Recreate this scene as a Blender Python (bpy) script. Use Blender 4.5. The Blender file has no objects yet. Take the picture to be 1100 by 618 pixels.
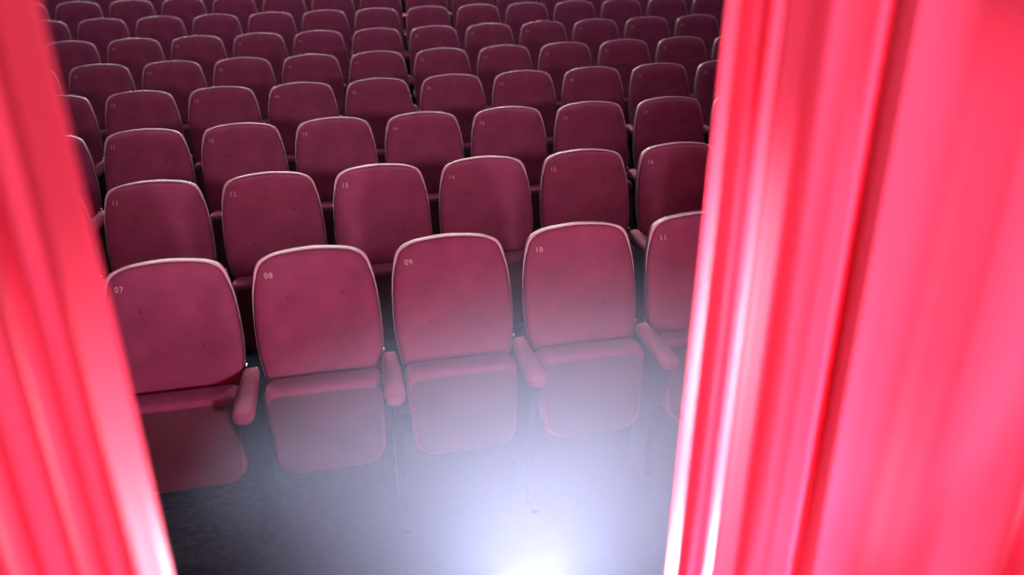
import bpy, bmesh, math, random
from math import sin, cos, pi, sqrt, exp, atan2
from mathutils import Vector, Matrix

C = bpy.context.scene.collection
sc = bpy.context.scene
random.seed(7)

# ------------------------------------------------------------------ camera
ZC = 2.115                                   # eye height above the floor of the front row
PITCH, ROLL, YAW = 0.3745, 0.0314, 0.1951
fw = Vector((sin(YAW) * cos(PITCH), cos(YAW) * cos(PITCH), -sin(PITCH)))
rt = Vector((cos(YAW), -sin(YAW), 0))
dn = fw.cross(rt)
rt2 = cos(ROLL) * rt + sin(ROLL) * dn
dn2 = -sin(ROLL) * rt + cos(ROLL) * dn
cd = bpy.data.cameras.new('camera')
cam = bpy.data.objects.new('camera', cd)
C.objects.link(cam)
m = Matrix((rt2, -dn2, -fw)).transposed().to_4x4()
m.translation = (0, 0, ZC)
cam.matrix_world = m
cd.sensor_width = 36
cd.lens = 850 / 1100 * 36
cd.clip_start = 0.02
cd.dof.use_dof = True
cd.dof.focus_distance = 3.6
cd.dof.aperture_fstop = cd.lens / 1000 / 0.018      # 18 mm pupil
sc.camera = cam

# ------------------------------------------------------------------ colour management, world, lights
sc.view_settings.view_transform = 'Standard'
sc.view_settings.look = 'None'
sc.view_settings.gamma = 1
sc.view_settings.use_curve_mapping = False
sc.view_settings.exposure = 0.0
sc.cycles.use_denoising = True
sc.cycles.volume_bounces = 1
sc.cycles.volume_step_rate = 1.0

w = bpy.data.worlds.new('world')
sc.world = w
w.use_nodes = True
w.node_tree.nodes['Background'].inputs[0].default_value = (0.5, 0.6, 1.0, 1)
w.node_tree.nodes['Background'].inputs[1].default_value = 0.08


def light(name, kind, loc, energy, color, target=None, **kw):
    d = bpy.data.lights.new(name, kind)
    d.energy = energy
    d.color = color
    for k, v in kw.items():
        setattr(d, k, v)
    o = bpy.data.objects.new(name, d)
    C.objects.link(o)
    o.location = loc
    if target is not None:
        o.rotation_euler = (Vector(target) - Vector(loc)).to_track_quat('-Z', 'Y').to_euler()
    return o


# footlight hung off the lip of the stage, just below the frame
light('footlight', 'POINT', (0.27, 1.19, 0.945), 105, (0.86, 0.84, 1.0), shadow_soft_size=0.07)
# stage spots high behind the viewer, one on each curtain
light('stage_spotlight', 'SPOT', (1.25, -2.2, 5.4), 80, (1.0, 0.95, 1.0), (1.05, 1.0, 1.45), spot_size=0.30, spot_blend=0.6, shadow_soft_size=0.2)
light('stage_spotlight', 'SPOT', (-0.75, -2.2, 5.4), 150, (1.0, 0.95, 1.0), (-0.75, 0.75, 1.45), spot_size=0.28, spot_blend=0.6, shadow_soft_size=0.2)
# unseen lamps added at either side to brighten the opposite curtain's folds
light('fold_fill', 'SPOT', (-0.75, 0.50, 1.10), 430, (0.96, 0.93, 1.0), (0.50, 1.0, 1.45), spot_size=0.62, spot_blend=0.6, shadow_soft_size=0.04)
light('fold_fill', 'SPOT', (0.85, 0.20, 1.15), 230, (0.98, 0.94, 1.0), (-0.26, 0.75, 1.45), spot_size=0.62, spot_blend=0.6, shadow_soft_size=0.08)
# low fills added below the view to brighten the curtains, most at the bottom
light('curtain_fill', 'SPOT', (0.35, 0.40, 1.00), 46, (1.0, 0.92, 0.97), (1.05, 1.0, 1.05), spot_size=1.05, spot_blend=0.9, shadow_soft_size=0.15)
light('curtain_fill', 'SPOT', (0.00, 0.15, 1.00), 58, (1.0, 0.92, 0.97), (-0.70, 0.75, 1.15), spot_size=0.95, spot_blend=0.9, shadow_soft_size=0.15)
# spots added at either side of the house, brightening the opposite curtain's edge
light('edge_fill', 'SPOT', (-3.4, 4.2, 4.2), 900, (1.0, 0.93, 0.95), (0.52, 1.0, 1.65), spot_size=0.30, spot_blend=0.6, shadow_soft_size=0.1)
light('edge_fill', 'SPOT', (3.6, 4.2, 4.2), 900, (1.0, 0.93, 0.95), (-0.28, 0.75, 1.75), spot_size=0.26, spot_blend=0.6, shadow_soft_size=0.1)
light('streak_fill', 'SPOT', (-1.05, 2.05, 0.85), 850, (0.95, 0.93, 1.0), (0.50, 1.0, 1.6), spot_size=0.50, spot_blend=0.5, shadow_soft_size=0.06)  # low spot added behind the left curtain for the right edge's white streak
# soft fill added under the ceiling to lift the gaps and far rows
light('house_fill', 'AREA', (0.3, 6.0, 6.35), 230, (0.72, 0.82, 1.0), (0.3, 6.0, 0), shape='RECTANGLE', size=9.0, size_y=9.0)
# fills added out of view behind either curtain to light the seat backs
light('seat_fill', 'SPOT', (-0.85, 1.30, 1.85), 105, (1.0, 0.9, 0.97), (0.3, 9.0, 1.9), spot_size=1.15, spot_blend=1.0, shadow_soft_size=0.15)
light('seat_fill', 'SPOT', (1.45, 1.40, 1.85), 105, (1.0, 0.9, 0.97), (-0.6, 9.0, 1.9), spot_size=1.15, spot_blend=1.0, shadow_soft_size=0.15)
# house lights behind and above the rows: they rim the tops of the seats
for x in (-3.4, -0.4, 2.6):
    light('house_downlight', 'SPOT', (x, 13.2, 5.9), 2200, (1.0, 0.84, 0.82), (x * 0.7, 7.0, 1.5), spot_size=1.2, spot_blend=0.6, shadow_soft_size=0.3)
for x in (-1.6, 1.6):
    light('house_downlight', 'SPOT', (x, 7.0, 6.2), 520, (1.0, 0.84, 0.82), (x * 0.6, 2.9, 1.0), spot_size=0.75, spot_blend=0.6, shadow_soft_size=0.3)


# ------------------------------------------------------------------ materials
def mat(name, col, rough=0.6, spec=0.5, metal=0.0, sheen=0.0, noise=None, bump=None, translucent=0.0, tcol=None):
    mt = bpy.data.materials.new(name)
    mt.use_nodes = True
    nt = mt.node_tree
    p = nt.nodes['Principled BSDF']
    out = nt.nodes['Material Output']
    p.inputs['Base Color'].default_value = (*col, 1)
    p.inputs['Roughness'].default_value = rough
    p.inputs['Specular IOR Level'].default_value = spec
    p.inputs['Metallic'].default_value = metal
    if sheen:
        p.inputs['Sheen Weight'].default_value = sheen
        p.inputs['Sheen Roughness'].default_value = 0.4
        p.inputs['Sheen Tint'].default_value = (1, 0.55, 0.65, 1)
    tc = nt.nodes.new('ShaderNodeTexCoord')
    if noise:
        scale, amt = noise
        n = nt.nodes.new('ShaderNodeTexNoise')
        n.inputs['Scale'].default_value = scale
        n.inputs['Detail'].default_value = 4
        nt.links.new(tc.outputs['Object'], n.inputs['Vector'])
        r = nt.nodes.new('ShaderNodeValToRGB')
        r.color_ramp.elements[0].position = 0.3
        r.color_ramp.elements[1].position = 0.7
        r.color_ramp.elements[0].color = (*[c * (1 - amt) for c in col], 1)
        r.color_ramp.elements[1].color = (*[min(1, c * (1 + amt)) for c in col], 1)
        nt.links.new(n.outputs['Fac'], r.inputs['Fac'])
        nt.links.new(r.outputs['Color'], p.inputs['Base Color'])
    if bump:
        scale, st, dist = bump
        n2 = nt.nodes.new('ShaderNodeTexNoise')
        n2.inputs['Scale'].default_value = scale
        n2.inputs['Detail'].default_value = 3
        nt.links.new(tc.outputs['Object'], n2.inputs['Vector'])
        b = nt.nodes.new('ShaderNodeBump')
        b.inputs['Strength'].default_value = st
        b.inputs['Distance'].default_value = dist
        nt.links.new(n2.outputs['Fac'], b.inputs['Height'])
        nt.links.new(b.outputs['Normal'], p.inputs['Normal'])
    if translucent:
        t = nt.nodes.new('ShaderNodeBsdfTranslucent')
        t.inputs['Color'].default_value = (*(tcol or col), 1)
        mx = nt.nodes.new('ShaderNodeMixShader')
        mx.inputs[0].default_value = translucent
        nt.links.new(p.outputs[0], mx.inputs[1])
        nt.links.new(t.outputs[0], mx.inputs[2])
        nt.links.new(mx.outputs[0], out.inputs['Surface'])
    return mt


M = {
    'velvet': mat('burgundy_velvet', (0.25, 0.034, 0.088), 0.75, 0.25, sheen=0.08, noise=(9, 0.14), bump=(160, 0.15, 0.002)),
    'arm_velvet': mat('armrest_velvet', (0.20, 0.020, 0.058), 0.75, 0.25, sheen=0.08, noise=(14, 0.1)),
    'trim': mat('pale_piping', (0.60, 0.31, 0.36), 0.5, 0.4, noise=(40, 0.06)),
    'shell': mat('dark_shell', (0.035, 0.012, 0.018), 0.5, 0.4, noise=(12, 0.2)),
    'board': mat('dark_board', (0.10, 0.022, 0.038), 0.45, 0.5, noise=(6, 0.2)),
    'iron': mat('dark_iron', (0.008, 0.009, 0.013), 0.6, 0.2, noise=(20, 0.2)),
    'steel': mat('bright_steel', (0.75, 0.75, 0.78), 0.2, 0.5, 1.0, noise=(30, 0.05)),
    'number': mat('number_thread', (0.60, 0.33, 0.37), 0.6, 0.3, noise=(200, 0.05)),
    'carpet': mat('house_carpet', (0.022, 0.020, 0.030), 0.95, 0.1, noise=(30, 0.35), bump=(220, 0.4, 0.004)),
    'stage': mat('stage_boards', (0.05, 0.032, 0.022), 0.5, 0.4, noise=(4, 0.3)),
    'wall': mat('house_wall', (0.05, 0.014, 0.018), 0.85, 0.2, noise=(3, 0.2)),
    'curtain': mat('red_satin', (0.80, 0.028, 0.072), 0.45, 0.35, noise=(5, 0.05), bump=(300, 0.08, 0.001),
                   translucent=0.38, tcol=(0.88, 0.06, 0.13)),
}

# haze volume added to imitate the footlight's veiling glare, thinning outwards
hz = bpy.data.materials.new('glare_haze')
hz.use_nodes = True
nt = hz.node_tree
nt.nodes.remove(nt.nodes['Principled BSDF'])
tc = nt.nodes.new('ShaderNodeTexCoord')
ln = nt.nodes.new('ShaderNodeVectorMath')
ln.operation = 'DOT_PRODUCT'
nt.links.new(tc.outputs['Object'], ln.inputs[0])
nt.links.new(tc.outputs['Object'], ln.inputs[1])
s1 = nt.nodes.new('ShaderNodeMath')
s1.operation = 'SUBTRACT'
s1.use_clamp = True
s1.inputs[0].default_value = 1.0
nt.links.new(ln.outputs['Value'], s1.inputs[1])
s2 = nt.nodes.new('ShaderNodeMath')
s2.operation = 'MULTIPLY'
nt.links.new(s1.outputs[0], s2.inputs[0])
nt.links.new(s1.outputs[0], s2.inputs[1])
s3 = nt.nodes.new('ShaderNodeMath')
s3.operation = 'MULTIPLY'
nt.links.new(s2.outputs[0], s3.inputs[0])
s3.inputs[1].default_value = 0.72
vs = nt.nodes.new('ShaderNodeVolumeScatter')
vs.inputs['Color'].default_value = (0.66, 0.74, 1.0, 1)
vs.inputs['Anisotropy'].default_value = 0.2
nt.links.new(s3.outputs[0], vs.inputs['Density'])
nt.links.new(vs.outputs[0], nt.nodes['Material Output'].inputs['Volume'])
M['haze'] = hz


# ------------------------------------------------------------------ helpers
def tag(o, label=None, cat=None, group=None, kind=None):
    for k, v in (('label', label), ('category', cat), ('group', group), ('kind', kind)):
        if v:
            o[k] = v
    return o


def obj(name, bm, material, parent=None, smooth=True):
    me = bpy.data.meshes.new(name)
    bmesh.ops.recalc_face_normals(bm, faces=bm.faces)
    bm.to_mesh(me)
    bm.free()
    me.materials.append(material)
    if smooth:
        for p in me.polygons:
            p.use_smooth = True
    o = bpy.data.objects.new(name, me)
    C.objects.link(o)
    if parent:
        o.parent = parent
    return o


def box(bm, x0, x1, y0, y1, z0, z1):
    v = [bm.verts.new((x, y, z)) for x in (x0, x1) for y in (y0, y1) for z in (z0, z1)]
    for f in ((0, 1, 3, 2), (4, 6, 7, 5), (0, 4, 5, 1), (2, 3, 7, 6), (0, 2, 6, 4), (1, 5, 7, 3)):
        bm.faces.new([v[i] for i in f])
    return v


def bevel(bm, off, seg=3):
    bmesh.ops.bevel(bm, geom=list(bm.edges), offset=off, segments=seg, profile=0.6, affect='EDGES')


def tube(bm, pts, r, n=8, cap=True):
    """A round bar along pts; r is a number or one radius per point."""
    rings = []
    for i, p in enumerate(pts):
        a = Vector(pts[max(0, i - 1)])
        b = Vector(pts[min(len(pts) - 1, i + 1)])
        t = (b - a).normalized()
        u = t.cross(Vector((0, 1, 0)))
        if u.length < 1e-3:
            u = t.cross(Vector((1, 0, 0)))
        u.normalize()
        v = t.cross(u)
        rr = r[i] if isinstance(r, (list, tuple)) else r
        rings.append([bm.verts.new(Vector(p) + rr * (cos(2 * pi * k / n) * u + sin(2 * pi * k / n) * v)) for k in range(n)])
    for a, b in zip(rings, rings[1:]):
        for k in range(n):
            bm.faces.new((a[k], a[(k + 1) % n], b[(k + 1) % n], b[k]))
    if cap:
        bm.faces.new(rings[0][::-1])
        bm.faces.new(rings[-1])


# ------------------------------------------------------------------ the house: stepped floor, walls, ceiling, stage
ROWS = [  # y of the backrest tops, z of the shoulder corners relative to the eye, x of seat 0 in seat widths, first and last seat
    (2.9996, -1.0150, -1.3663), (3.9797, -0.9191, -1.7775), (4.9253, -0.8160, -3.1757), (5.9215, -0.7088, -3.5749),
    (6.9028, -0.5977, -4.4740), (7.9233, -0.4688, -4.3672), (8.8901, -0.3195, -4.2560), (9.8284, -0.1679, -5.0813),
    (10.806, -0.0070, -6.95)]
S = 0.54
SEAT_H = 1.10
FLOOR = [ZC + z - SEAT_H for _, z, _ in ROWS]

bm = bmesh.new()
XL, XR = -7.0, 7.5
ys = [1.08] + [r[0] - 0.50 for r in ROWS[1:]] + [14.0]
prof = []
for k in range(len(ROWS)):
    prof += [(ys[k], FLOOR[k]), (ys[k + 1], FLOOR[k])]
prof = prof + [(14.0, -0.3), (1.08, -0.3)]
ra = [bm.verts.new((XL, y, z)) for y, z in prof]
rb = [bm.verts.new((XR, y, z)) for y, z in prof]
n = len(prof)
for i in range(n):
    bm.faces.new((ra[i], ra[(i + 1) % n], rb[(i + 1) % n], rb[i]))
bm.faces.new(ra[::-1])
bm.faces.new(rb)
tag(obj('floor', bm, M['carpet'], smooth=False), kind='structure')

bm = bmesh.new()
box(bm, XL, XR, -4.0, 1.08, 0.88, 0.95)
tag(obj('stage_floor', bm, M['stage'], smooth=False), kind='structure')
bm = bmesh.new()
box(bm, XL, XR, 1.04, 1.075, -0.3, 0.88)
tag(obj('wall_stage_front', bm, M['wall'], smooth=False), kind='structure')
for nm, b in (('wall_back', (XL, XR, 14.0, 14.2, -0.3, 6.5)), ('wall_left', (XL - .2, XL, -4.0, 14.2, -0.3, 6.5)),
              ('wall_right', (XR, XR + .2, -4.0, 14.2, -0.3, 6.5)), ('wall_front', (XL, XR, -4.2, -4.0, -0.3, 6.5)),
              ('ceiling', (XL, XR, -4.2, 14.2, 6.5, 6.7))):
    bm = bmesh.new()
    box(bm, *b)
    tag(obj(nm, bm, M['wall'], smooth=False), kind='structure')


# ------------------------------------------------------------------ the seat (local: x right, y away from the stage, z up)
RAKE = 0.17
ZB, ZA = 0.640, 1.147                        # bottom and apex of the backrest


def lerp_table(t, tab):
    for (a, va), (b, vb) in zip(tab, tab[1:]):
        if t <= b:
            f = (t - a) / (b - a)
            f = f * f * (3 - 2 * f) if False else f
            return va + (vb - va) * f
    return tab[-1][1]


def outline(grow=0.0, nside=14, ncorner=12, ntop=12):
    """The backrest's outline seen from the stage, anticlockwise from the bottom left, in (x, z)."""
    R = 0.075
    ctl = [(-0.222, ZB), (-0.240, 0.76), (-0.2425, 0.86), (-0.234, 0.98), (-0.2185, 1.055)]
    left = []
    P = [Vector(p) for p in [(-0.20, ZB - .05)] + ctl + [(-0.195, 1.115)]]
    for i in range(1, len(P) - 2):
        for k in range(4):
            left.append(cr(P[i - 1], P[i], P[i + 1], P[i + 2], k / 4))
    # shoulder, then the shallow arch of the top
    T = [Vector(p) for p in [(-0.234, 0.98), (-0.2185, 1.055), (-0.2015, 1.100), (-0.172, 1.123), (-0.115, 1.138), (0.0, ZA), (0.115, 1.139)]]
    for i in range(1, len(T) - 2):
        for k in range(5):
            left.append(cr(T[i - 1], T[i], T[i + 1], T[i + 2], k / 5))
    pts = left + [Vector((0, ZA))]
    pts += [Vector((-p.x, p.y)) for p in reversed(left)]
    bot = [Vector((x, ZB - 0.004 * (1 - (x / .222) ** 2))) for x in (0.14, 0.07, 0, -0.07, -0.14)]
    pts = pts + bot
    if grow:
        n = len(pts)
        out = []
        for i in range(n):
            t = (pts[(i + 1) % n] - pts[i - 1]).normalized()
            out.append(pts[i] + grow * Vector((-t.y, t.x)))
        pts = out
    return pts


def cr(a, b, c, d, t):
    return 0.5 * ((2 * b) + (c - a) * t + (2 * a - 5 * b + 4 * c - d) * t * t + (3 * b - a - 3 * c + d) * t ** 3)


TUFT = [(-0.105, 0.975), (0.105, 0.975), (-0.105, 0.815), (0.105, 0.815)]
CEN = Vector((0, 0.91))


def front_y(x, z, edge):
    """y of the cushion's face; edge runs from 0 at the outline to 1 at the middle."""
    puff = 0.026 * (1 - (1 - min(1, edge * 3.2)) ** 2) ** 0.5 if edge > 0 else 0
    y = RAKE * (z - 1.10) + 0.022 - puff + 0.010 * (1 - (x / 0.24) ** 2) * 0.8
    for tx, tz in TUFT:
        d2 = (x - tx) ** 2 + (z - tz) ** 2
        y += 0.006 * exp(-d2 / (2 * 0.015 ** 2)) + 0.004 * exp(-d2 / (2 * 0.05 ** 2))
    return y


def edge_at(x, z):
    """The inverse of the rings of make_backrest: 0 at the outline, 1 at the middle."""
    q = Vector((x, z)) - CEN
    o = OUT
    for i in range(len(o)):
        a, b = o[i] - CEN, o[(i + 1) % len(o)] - CEN
        ab = b - a
        den = q.x * ab.y - q.y * ab.x
        if abs(den) < 1e-12:
            continue
        t = (a.x * ab.y - a.y * ab.x) / den
        u = (a.x * q.y - a.y * q.x) / den
        if t > 0 and -1e-6 <= u <= 1 + 1e-6:
            return max(0.0, 1 - 1 / t)
    return 0.5


OUT = outline(-0.002)


def make_backrest(parent):
    o = outline(-0.002)
    N, NR = len(o), 16
    bm = bmesh.new()
    back = [bm.verts.new((p.x, RAKE * (p.y - 1.10) + 0.034, p.y)) for p in o]
    rings = [back]
    for r in range(NR):
        f = r / NR
        e = f ** 1.5
        ring = []
        for p in o:
            q = p.lerp(CEN, e)
            ring.append(bm.verts.new((q.x, front_y(q.x, q.y, e), q.y)))
        rings.append(ring)
    for a, b in zip(rings, rings[1:]):
        for i in range(N):
            bm.faces.new((a[i], a[(i + 1) % N], b[(i + 1) % N], b[i]))
    c = bm.verts.new((CEN.x, front_y(CEN.x, CEN.y, 1), CEN.y))
    for i in range(N):
        bm.faces.new((rings[-1][i], rings[-1][(i + 1) % N], c))
    bm.faces.new(back[::-1])
    return obj('backrest', bm, M['velvet'], parent)


def make_shell(parent):
    o = outline(0.004)
    bm = bmesh.new()
    prof = [(0.034, 0.0), (0.060, 0.0), (0.070, 0.012)]
    rings = []
    for dy, ins in prof:
        rings.append([bm.verts.new((p.x * (1 - ins * 3), RAKE * (p.y - 1.10) + dy - 0.02 * (p.x / .23) ** 2 * 0, p.y - ins)) for p in o])
    N = len(o)
    for a, b in zip(rings, rings[1:]):
        for i in range(N):
            bm.faces.new((a[i], a[(i + 1) % N], b[(i + 1) % N], b[i]))
    bm.faces.new(rings[0][::-1])
    bm.faces.new(rings[-1])
    return obj('backrest_shell', bm, M['shell'], parent, smooth=False)


def make_trim(parent):
    o = outline(0.0035)
    pts = o[:-5]
    bm = bmesh.new()
    n = len(pts)
    P, Rr = [], []
    for i, p in enumerate(pts):
        P.append((p.x, RAKE * (p.y - 1.10) + 0.030, p.y))
        # rim light's fade is put into the thickness: wide shoulders, thin sides
        s = min(1.0, max(0.0, (p.y - 0.90) / 0.17))
        shoulder = exp(-((abs(p.x) - 0.195) / 0.03) ** 2) * (1 if p.y > 1.04 else 0)
        Rr.append(0.0006 + 0.0034 * s + 0.0030 * shoulder)
    tube(bm, P, Rr, 8)
    return obj('edge_piping', bm, M['trim'], parent)


def make_cushion(parent):
    # tipped-up seat: a slab standing on its hinge, its padded front edge on top, the board towards the stage
    def ring(y, grow, ztop, zbot, wt, wb, rc_t, rc_b):
        pts = []
        for cx, cz, rc, a0 in ((wt - rc_t, ztop - rc_t, rc_t, 0), (-(wt - rc_t), ztop - rc_t, rc_t, 90),
                               (-(wb - rc_b), zbot + rc_b, rc_b, 180), (wb - rc_b, zbot + rc_b, rc_b, 270)):
            for k in range(8):
                a = math.radians(a0 + 90 * k / 7)
                pts.append(((cx + rc * cos(a)) * 1.0, y, cz + rc * sin(a)))
        return pts
    bm = bmesh.new()
    spec = [(-0.185, 0.000), (-0.203, 0.004), (-0.212, 0.016)]
    layers = [(-0.085, 0.020), (-0.095, 0.004), (-0.12, 0.0), (-0.185, 0.0), (-0.203, 0.004), (-0.210, 0.012), (-0.211, 0.022)]
    rings = []
    for y, ins in layers:
        rings.append([bm.verts.new(p) for p in ring(y, 0, 0.672 - ins, 0.288 + ins, 0.226 - ins, 0.212 - ins, 0.035, 0.085)])
    N = len(rings[0])
    for a, b in zip(rings, rings[1:]):
        for i in range(N):
            bm.faces.new((a[i], a[(i + 1) % N], b[(i + 1) % N], b[i]))
    bm.faces.new(rings[0])
    bm.faces.new(rings[-1][::-1])
    cu = obj('seat_cushion', bm, M['velvet'], parent)
    bm = bmesh.new()
    rings = []
    for y, ins in ((-0.205, 0.013), (-0.2135, 0.013), (-0.2155, 0.017)):
        rings.append([bm.verts.new(p) for p in ring(y, 0, 0.662 - ins, 0.288 + ins, 0.225 - ins, 0.212 - ins, 0.04, 0.085)])
    for a, b in zip(rings, rings[1:]):
        for i in range(N):
            bm.faces.new((a[i], a[(i + 1) % N], b[(i + 1) % N], b[i]))
    bm.faces.new(rings[0])
    bm.faces.new(rings[-1][::-1])
    obj('underside_board', bm, M['board'], cu, smooth=False)
    return cu


ARM_X = 0.262


def make_arm(parent, x):
    bm = bmesh.new()
    # padded armrest: a rounded bar sloping gently down to a blunt front end
    P = []
    rings = []
    stations = [(-0.055, 0.024, 0.7), (-0.065, 0.031, 1), (-0.15, 0.035, 1), (-0.28, 0.038, 1), (-0.37, 0.039, 1), (-0.395, 0.036, 1), (-0.408, 0.027, .8), (-0.412, 0.015, .5)]
    for y, hw, hs in stations:
        zc = 0.692 + 0.04 * (y + 0.06)
        ring = []
        for k in range(16):
            a = 2 * pi * k / 16
            cx, cz = cos(a), sin(a)
            sx = abs(cx) ** 0.7 * (1 if cx >= 0 else -1)
            sz = abs(cz) ** 0.7 * (1 if cz >= 0 else -1)
            ring.append(bm.verts.new((x + hw * sx, y, zc + 0.024 * hs * sz)))
        rings.append(ring)
    for a, b in zip(rings, rings[1:]):
        for k in range(16):
            bm.faces.new((a[k], a[(k + 1) % 16], b[(k + 1) % 16], b[k]))
    bm.faces.new(rings[0])
    bm.faces.new(rings[-1][::-1])
    obj('armrest', bm, M['arm_velvet'], parent)
    # standard: a shaped iron side panel on a foot
    bm = bmesh.new()
    side = [(-0.33, 0.665), (-0.36, 0.62), (-0.30, 0.50), (-0.24, 0.36), (-0.20, 0.16), (-0.21, 0.03), (-0.30, 0.012), (-0.30, 0.0),
            (0.12, 0.0), (0.12, 0.012), (0.02, 0.03), (-0.01, 0.16), (0.0, 0.45), (0.01, 0.672), (-0.04, 0.672), (-0.06, 0.665)]
    a = [bm.verts.new((x - 0.016, y, z)) for y, z in side]
    b = [bm.verts.new((x + 0.016, y, z)) for y, z in side]
    n = len(side)
    for i in range(n):
        bm.faces.new((a[i], a[(i + 1) % n], b[(i + 1) % n], b[i]))
    bm.faces.new(a[::-1])
    bm.faces.new(b)
    st = obj('side_standard', bm, M['iron'], parent, smooth=False)
    # bright bolt and bracket behind the pad
    bm = bmesh.new()
    tube(bm, [(x - 0.024, -0.035, 0.715), (x - 0.014, -0.035, 0.715)], 0.008, 10)
    obj('hinge_bolt', bm, M['steel'], st)
    bm = bmesh.new()
    tube(bm, [(x + 0.014, -0.05, 0.705), (x + 0.024, -0.05, 0.70), (x + 0.026, -0.06, 0.69)], 0.005, 8)
    obj('armrest_bracket', bm, M['steel'], st)
    return st


def make_buttons(parent):
    for tx, tz in TUFT:
        bm = bmesh.new()
        y = front_y(tx, tz, 0.5) - 0.001
        bmesh.ops.create_uvsphere(bm, u_segments=12, v_segments=8, radius=0.0075,
                                  matrix=Matrix.Translation((tx, y - 0.001, tz)) @ Matrix.Diagonal((1, 0.5, 1, 1)))
        obj('tuft_button', bm, M['velvet'], parent)


def number_mesh(txt):
    cu = bpy.data.curves.new('seat_number', 'FONT')
    cu.body = txt
    cu.size = 0.030
    cu.extrude = 0.0006
    cu.space_character = 1.15
    tmp = bpy.data.objects.new('seat_number', cu)
    C.objects.link(tmp)
    dg = bpy.context.evaluated_depsgraph_get()
    me = bpy.data.meshes.new_from_object(tmp.evaluated_get(dg))
    C.objects.unlink(tmp)
    bpy.data.objects.remove(tmp)
    me.name = 'seat_number'
    x0 = min(v.co.x for v in me.vertices)
    for v in me.vertices:                    # lay the glyphs on the cushion's curved face
        x, z, d = v.co.x - x0 - 0.182, v.co.y + 1.058, v.co.z
        v.co = (x, front_y(x, z, edge_at(x, z)) - 0.0012 - d, z)
    me.materials.clear()
    me.materials.append(M['number'])
    return me


def make_seat(detail):
    root = bpy.data.objects.new('theatre_seat', None)
    root.empty_display_size = 0.1
    C.objects.link(root)
    bk = make_backrest(root)
    if detail:
        make_buttons(bk)
    make_shell(root)
    make_trim(root)
    make_cushion(root)
    make_arm(root, ARM_X)
    return root


def dup(root):
    r = root.copy()
    C.objects.link(r)
    for ch in root.children:
        c = ch.copy()
        C.objects.link(c)
        c.parent = r
        for g in ch.children:
            d = g.copy()
            C.objects.link(d)
            d.parent = c
    return r


ORD = ['first', 'second', 'third', 'fourth', 'fifth', 'sixth', 'seventh', 'eighth', 'ninth', 'tenth', 'eleventh', 'twelfth',
       'thirteenth', 'fourteenth', 'fifteenth', 'sixteenth', 'seventeenth', 'eighteenth']
ROWN = ['front row', 'second row', 'third row', 'fourth row', 'fifth row', 'sixth row', 'seventh row', 'eighth row', 'ninth row']
FIRST_NO = [7, 11, 10, 11, 12, 12]           # number on seat 0 of each row
#        first..last seat seen between the curtains, in seat indices
SEEN = [(0, 4), (0, 5), (0, 7), (0, 9), (0, 11), (0, 11), (-1, 12), (-1, 14), (1, 12)]

proto_near = make_seat(True)
proto_far = make_seat(False)
used = {True: False, False: False}
for k, (Y, Z, off) in enumerate(ROWS):
    a, b = SEEN[k]
    for j in range(a - 1, b + 2):
        near = k < 4
        p = proto_near if near else proto_far
        if used[near]:
            o = dup(p)
            for ch in [c for c in o.children]:
                for g in list(ch.children):
                    if g.name.startswith('seat_number'):
                        bpy.data.objects.remove(g)
        else:
            o = p
            used[near] = True
        o.location = ((j + off) * S, Y, FLOOR[k])
        num = '%02d' % (FIRST_NO[k] + j) if k < len(FIRST_NO) else None
        if num:
            bk = next(c for c in o.children if c.name.startswith('backrest') and not c.name.startswith('backrest_shell'))
            no = bpy.data.objects.new('seat_number', number_mesh(num))
            C.objects.link(no)
            no.parent = bk
            no['label'] = 'pale seat number ' + num
        if j < a:
            lab = 'burgundy theatre seat of the %s behind the left stage curtain' % ROWN[k]
        elif j > b:
            lab = 'burgundy theatre seat of the %s behind the right stage curtain' % ROWN[k]
        elif k < 5:
            lab = 'burgundy tipped-up theatre seat numbered %s, %s from left curtain in the %s' % (num, ORD[j - a], ROWN[k])
        else:
            lab = 'dim burgundy theatre seat, %s from the left curtain in the %s' % (ORD[j - a], ROWN[k])
        tag(o, lab, 'theatre seat', 'burgundy theatre seats in rows')


# ------------------------------------------------------------------ the stage curtains
def curtain(name, profile, x_at, y0, z0, z1, side, wob, seed):
    """profile: (distance from the leading edge, depth) control points; the sheet hangs from z1 to z0."""
    rnd = random.Random(seed)
    P = [Vector(p) for p in profile]
    P = [P[0] * 2 - P[1]] + P + [P[-1] * 2 - P[-2]]
    line = []
    for i in range(1, len(P) - 2):
        for q in range(6):
            line.append(cr(P[i - 1], P[i], P[i + 1], P[i + 2], q / 6))
    line.append(P[-2])
    ph = [rnd.uniform(0, 6.28) for _ in range(6)]
    bm = bmesh.new()
    NZ = 70
    rows = []
    for r in range(NZ + 1):
        z = z0 + (z1 - z0) * r / NZ
        row = []
        for p in line:
            d = p.x
            amp = wob * min(1, d / 0.15)
            dx = amp * (sin(1.7 * z + ph[0] + 5 * d) + 0.5 * sin(3.9 * z + ph[1] - 9 * d))
            dy = amp * 0.8 * (sin(1.3 * z + ph[2] + 7 * d) + 0.6 * sin(4.3 * z + ph[3] + 13 * d))
            row.append(bm.verts.new((x_at(z) + side * (d + dx), y0 + p.y + dy, z)))
        rows.append(row)
    for a, b in zip(rows, rows[1:]):
        for i in range(len(line) - 1):
            bm.faces.new((a[i], a[i + 1], b[i + 1], b[i]))
    return obj(name, bm, M['curtain'])


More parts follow.
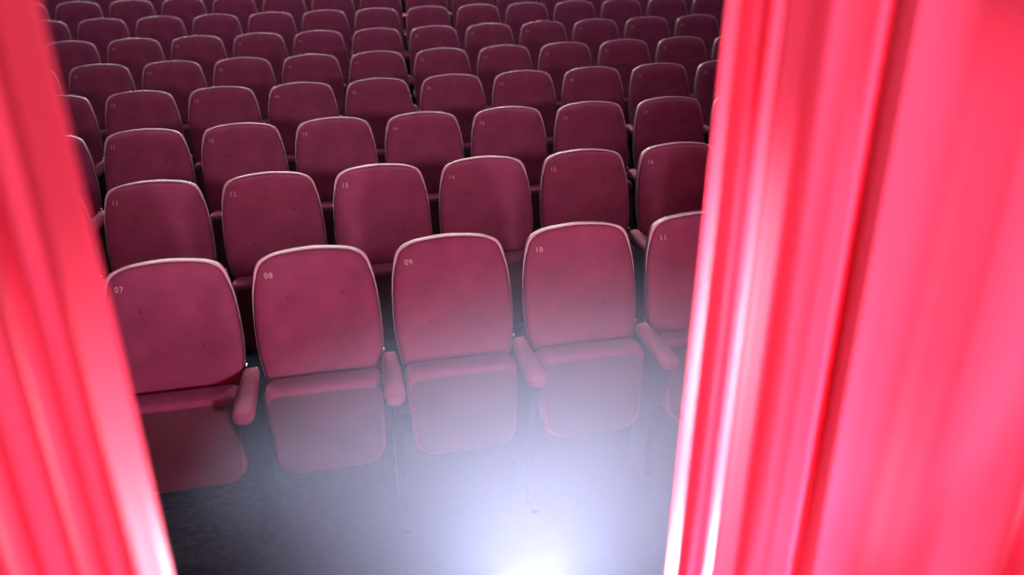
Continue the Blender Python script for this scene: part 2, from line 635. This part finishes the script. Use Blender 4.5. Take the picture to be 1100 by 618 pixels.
rp = [(0.0000, 0.055), (-0.0005, 0.045), (-0.0000, 0.033), (0.0014, 0.021), (0.0070, 0.020), (0.0243, 0.028), (0.0387, 0.032), (0.0397, 0.022), (0.0380, -0.004), (0.0368, -0.028), (0.0440, -0.036), (0.0556, -0.046), (0.0670, -0.054), (0.0753, -0.048), (0.0927, -0.032), (0.1105, -0.022), (0.1363, -0.020), (0.1609, -0.027), (0.1765, -0.034), (0.1855, -0.028), (0.2130, 0.004), (0.2184, 0.006), (0.2063, -0.018), (0.2338, -0.014), (0.2957, 0.002), (0.3425, -0.002), (0.3807, -0.026), (0.4276, -0.048), (0.4971, -0.036), (0.5941, 0.000), (0.6714, 0.015), (0.6876, -0.030)]
d = 0.688
while d < 2.6:
    rp += [(d + 0.08, -0.055), (d + 0.16, -0.01), (d + 0.23, 0.045)]
    d += 0.31
ZR = lambda z: 0.475 + (0.517 - 0.475) * ((z - (ZC - 0.954)) / 0.918)
c = curtain('stage_curtain', rp, ZR, 1.0, 0.955, 3.8, 1, 0.004, 3)
tag(c, 'red satin stage curtain right of the seats, two bright folds along its edge', 'curtain', 'red stage curtains')

lp = [(0.0000, 0.030), (0.0004, 0.024), (0.0041, 0.014), (0.0115, 0.000), (0.0185, -0.014), (0.0222, -0.016), (0.0296, -0.008), (0.0438, 0.006), (0.0575, 0.008), (0.0630, -0.006), (0.0704, -0.020), (0.0818, -0.014), (0.1034, 0.004), (0.1181, 0.008), (0.1233, -0.012), (0.1344, -0.026), (0.1635, -0.006), (0.1924, 0.012), (0.2069, -0.014)]
d = 0.207
while d < 2.2:
    lp += [(d + 0.05, -0.035), (d + 0.10, 0.0), (d + 0.16, 0.03)]
    d += 0.21
c = curtain('stage_curtain', lp, lambda z: -0.246, 0.75, 0.955, 3.8, -1, 0.003, 5)
tag(c, 'red satin stage curtain left of the seats, a pale hem along its edge', 'curtain', 'red stage curtains')

# ------------------------------------------------------------------ haze volume added for the footlight's glare
bm = bmesh.new()
bmesh.ops.create_icosphere(bm, subdivisions=4, radius=1.0)
h = obj('haze', bm, M['haze'])
h.location = (0.50, 1.72, 0.80)
h.scale = (1.06, 0.60, 0.775)
tag(h, 'pale blue haze added as lamp glare in front of the first row', 'haze', kind='stuff')
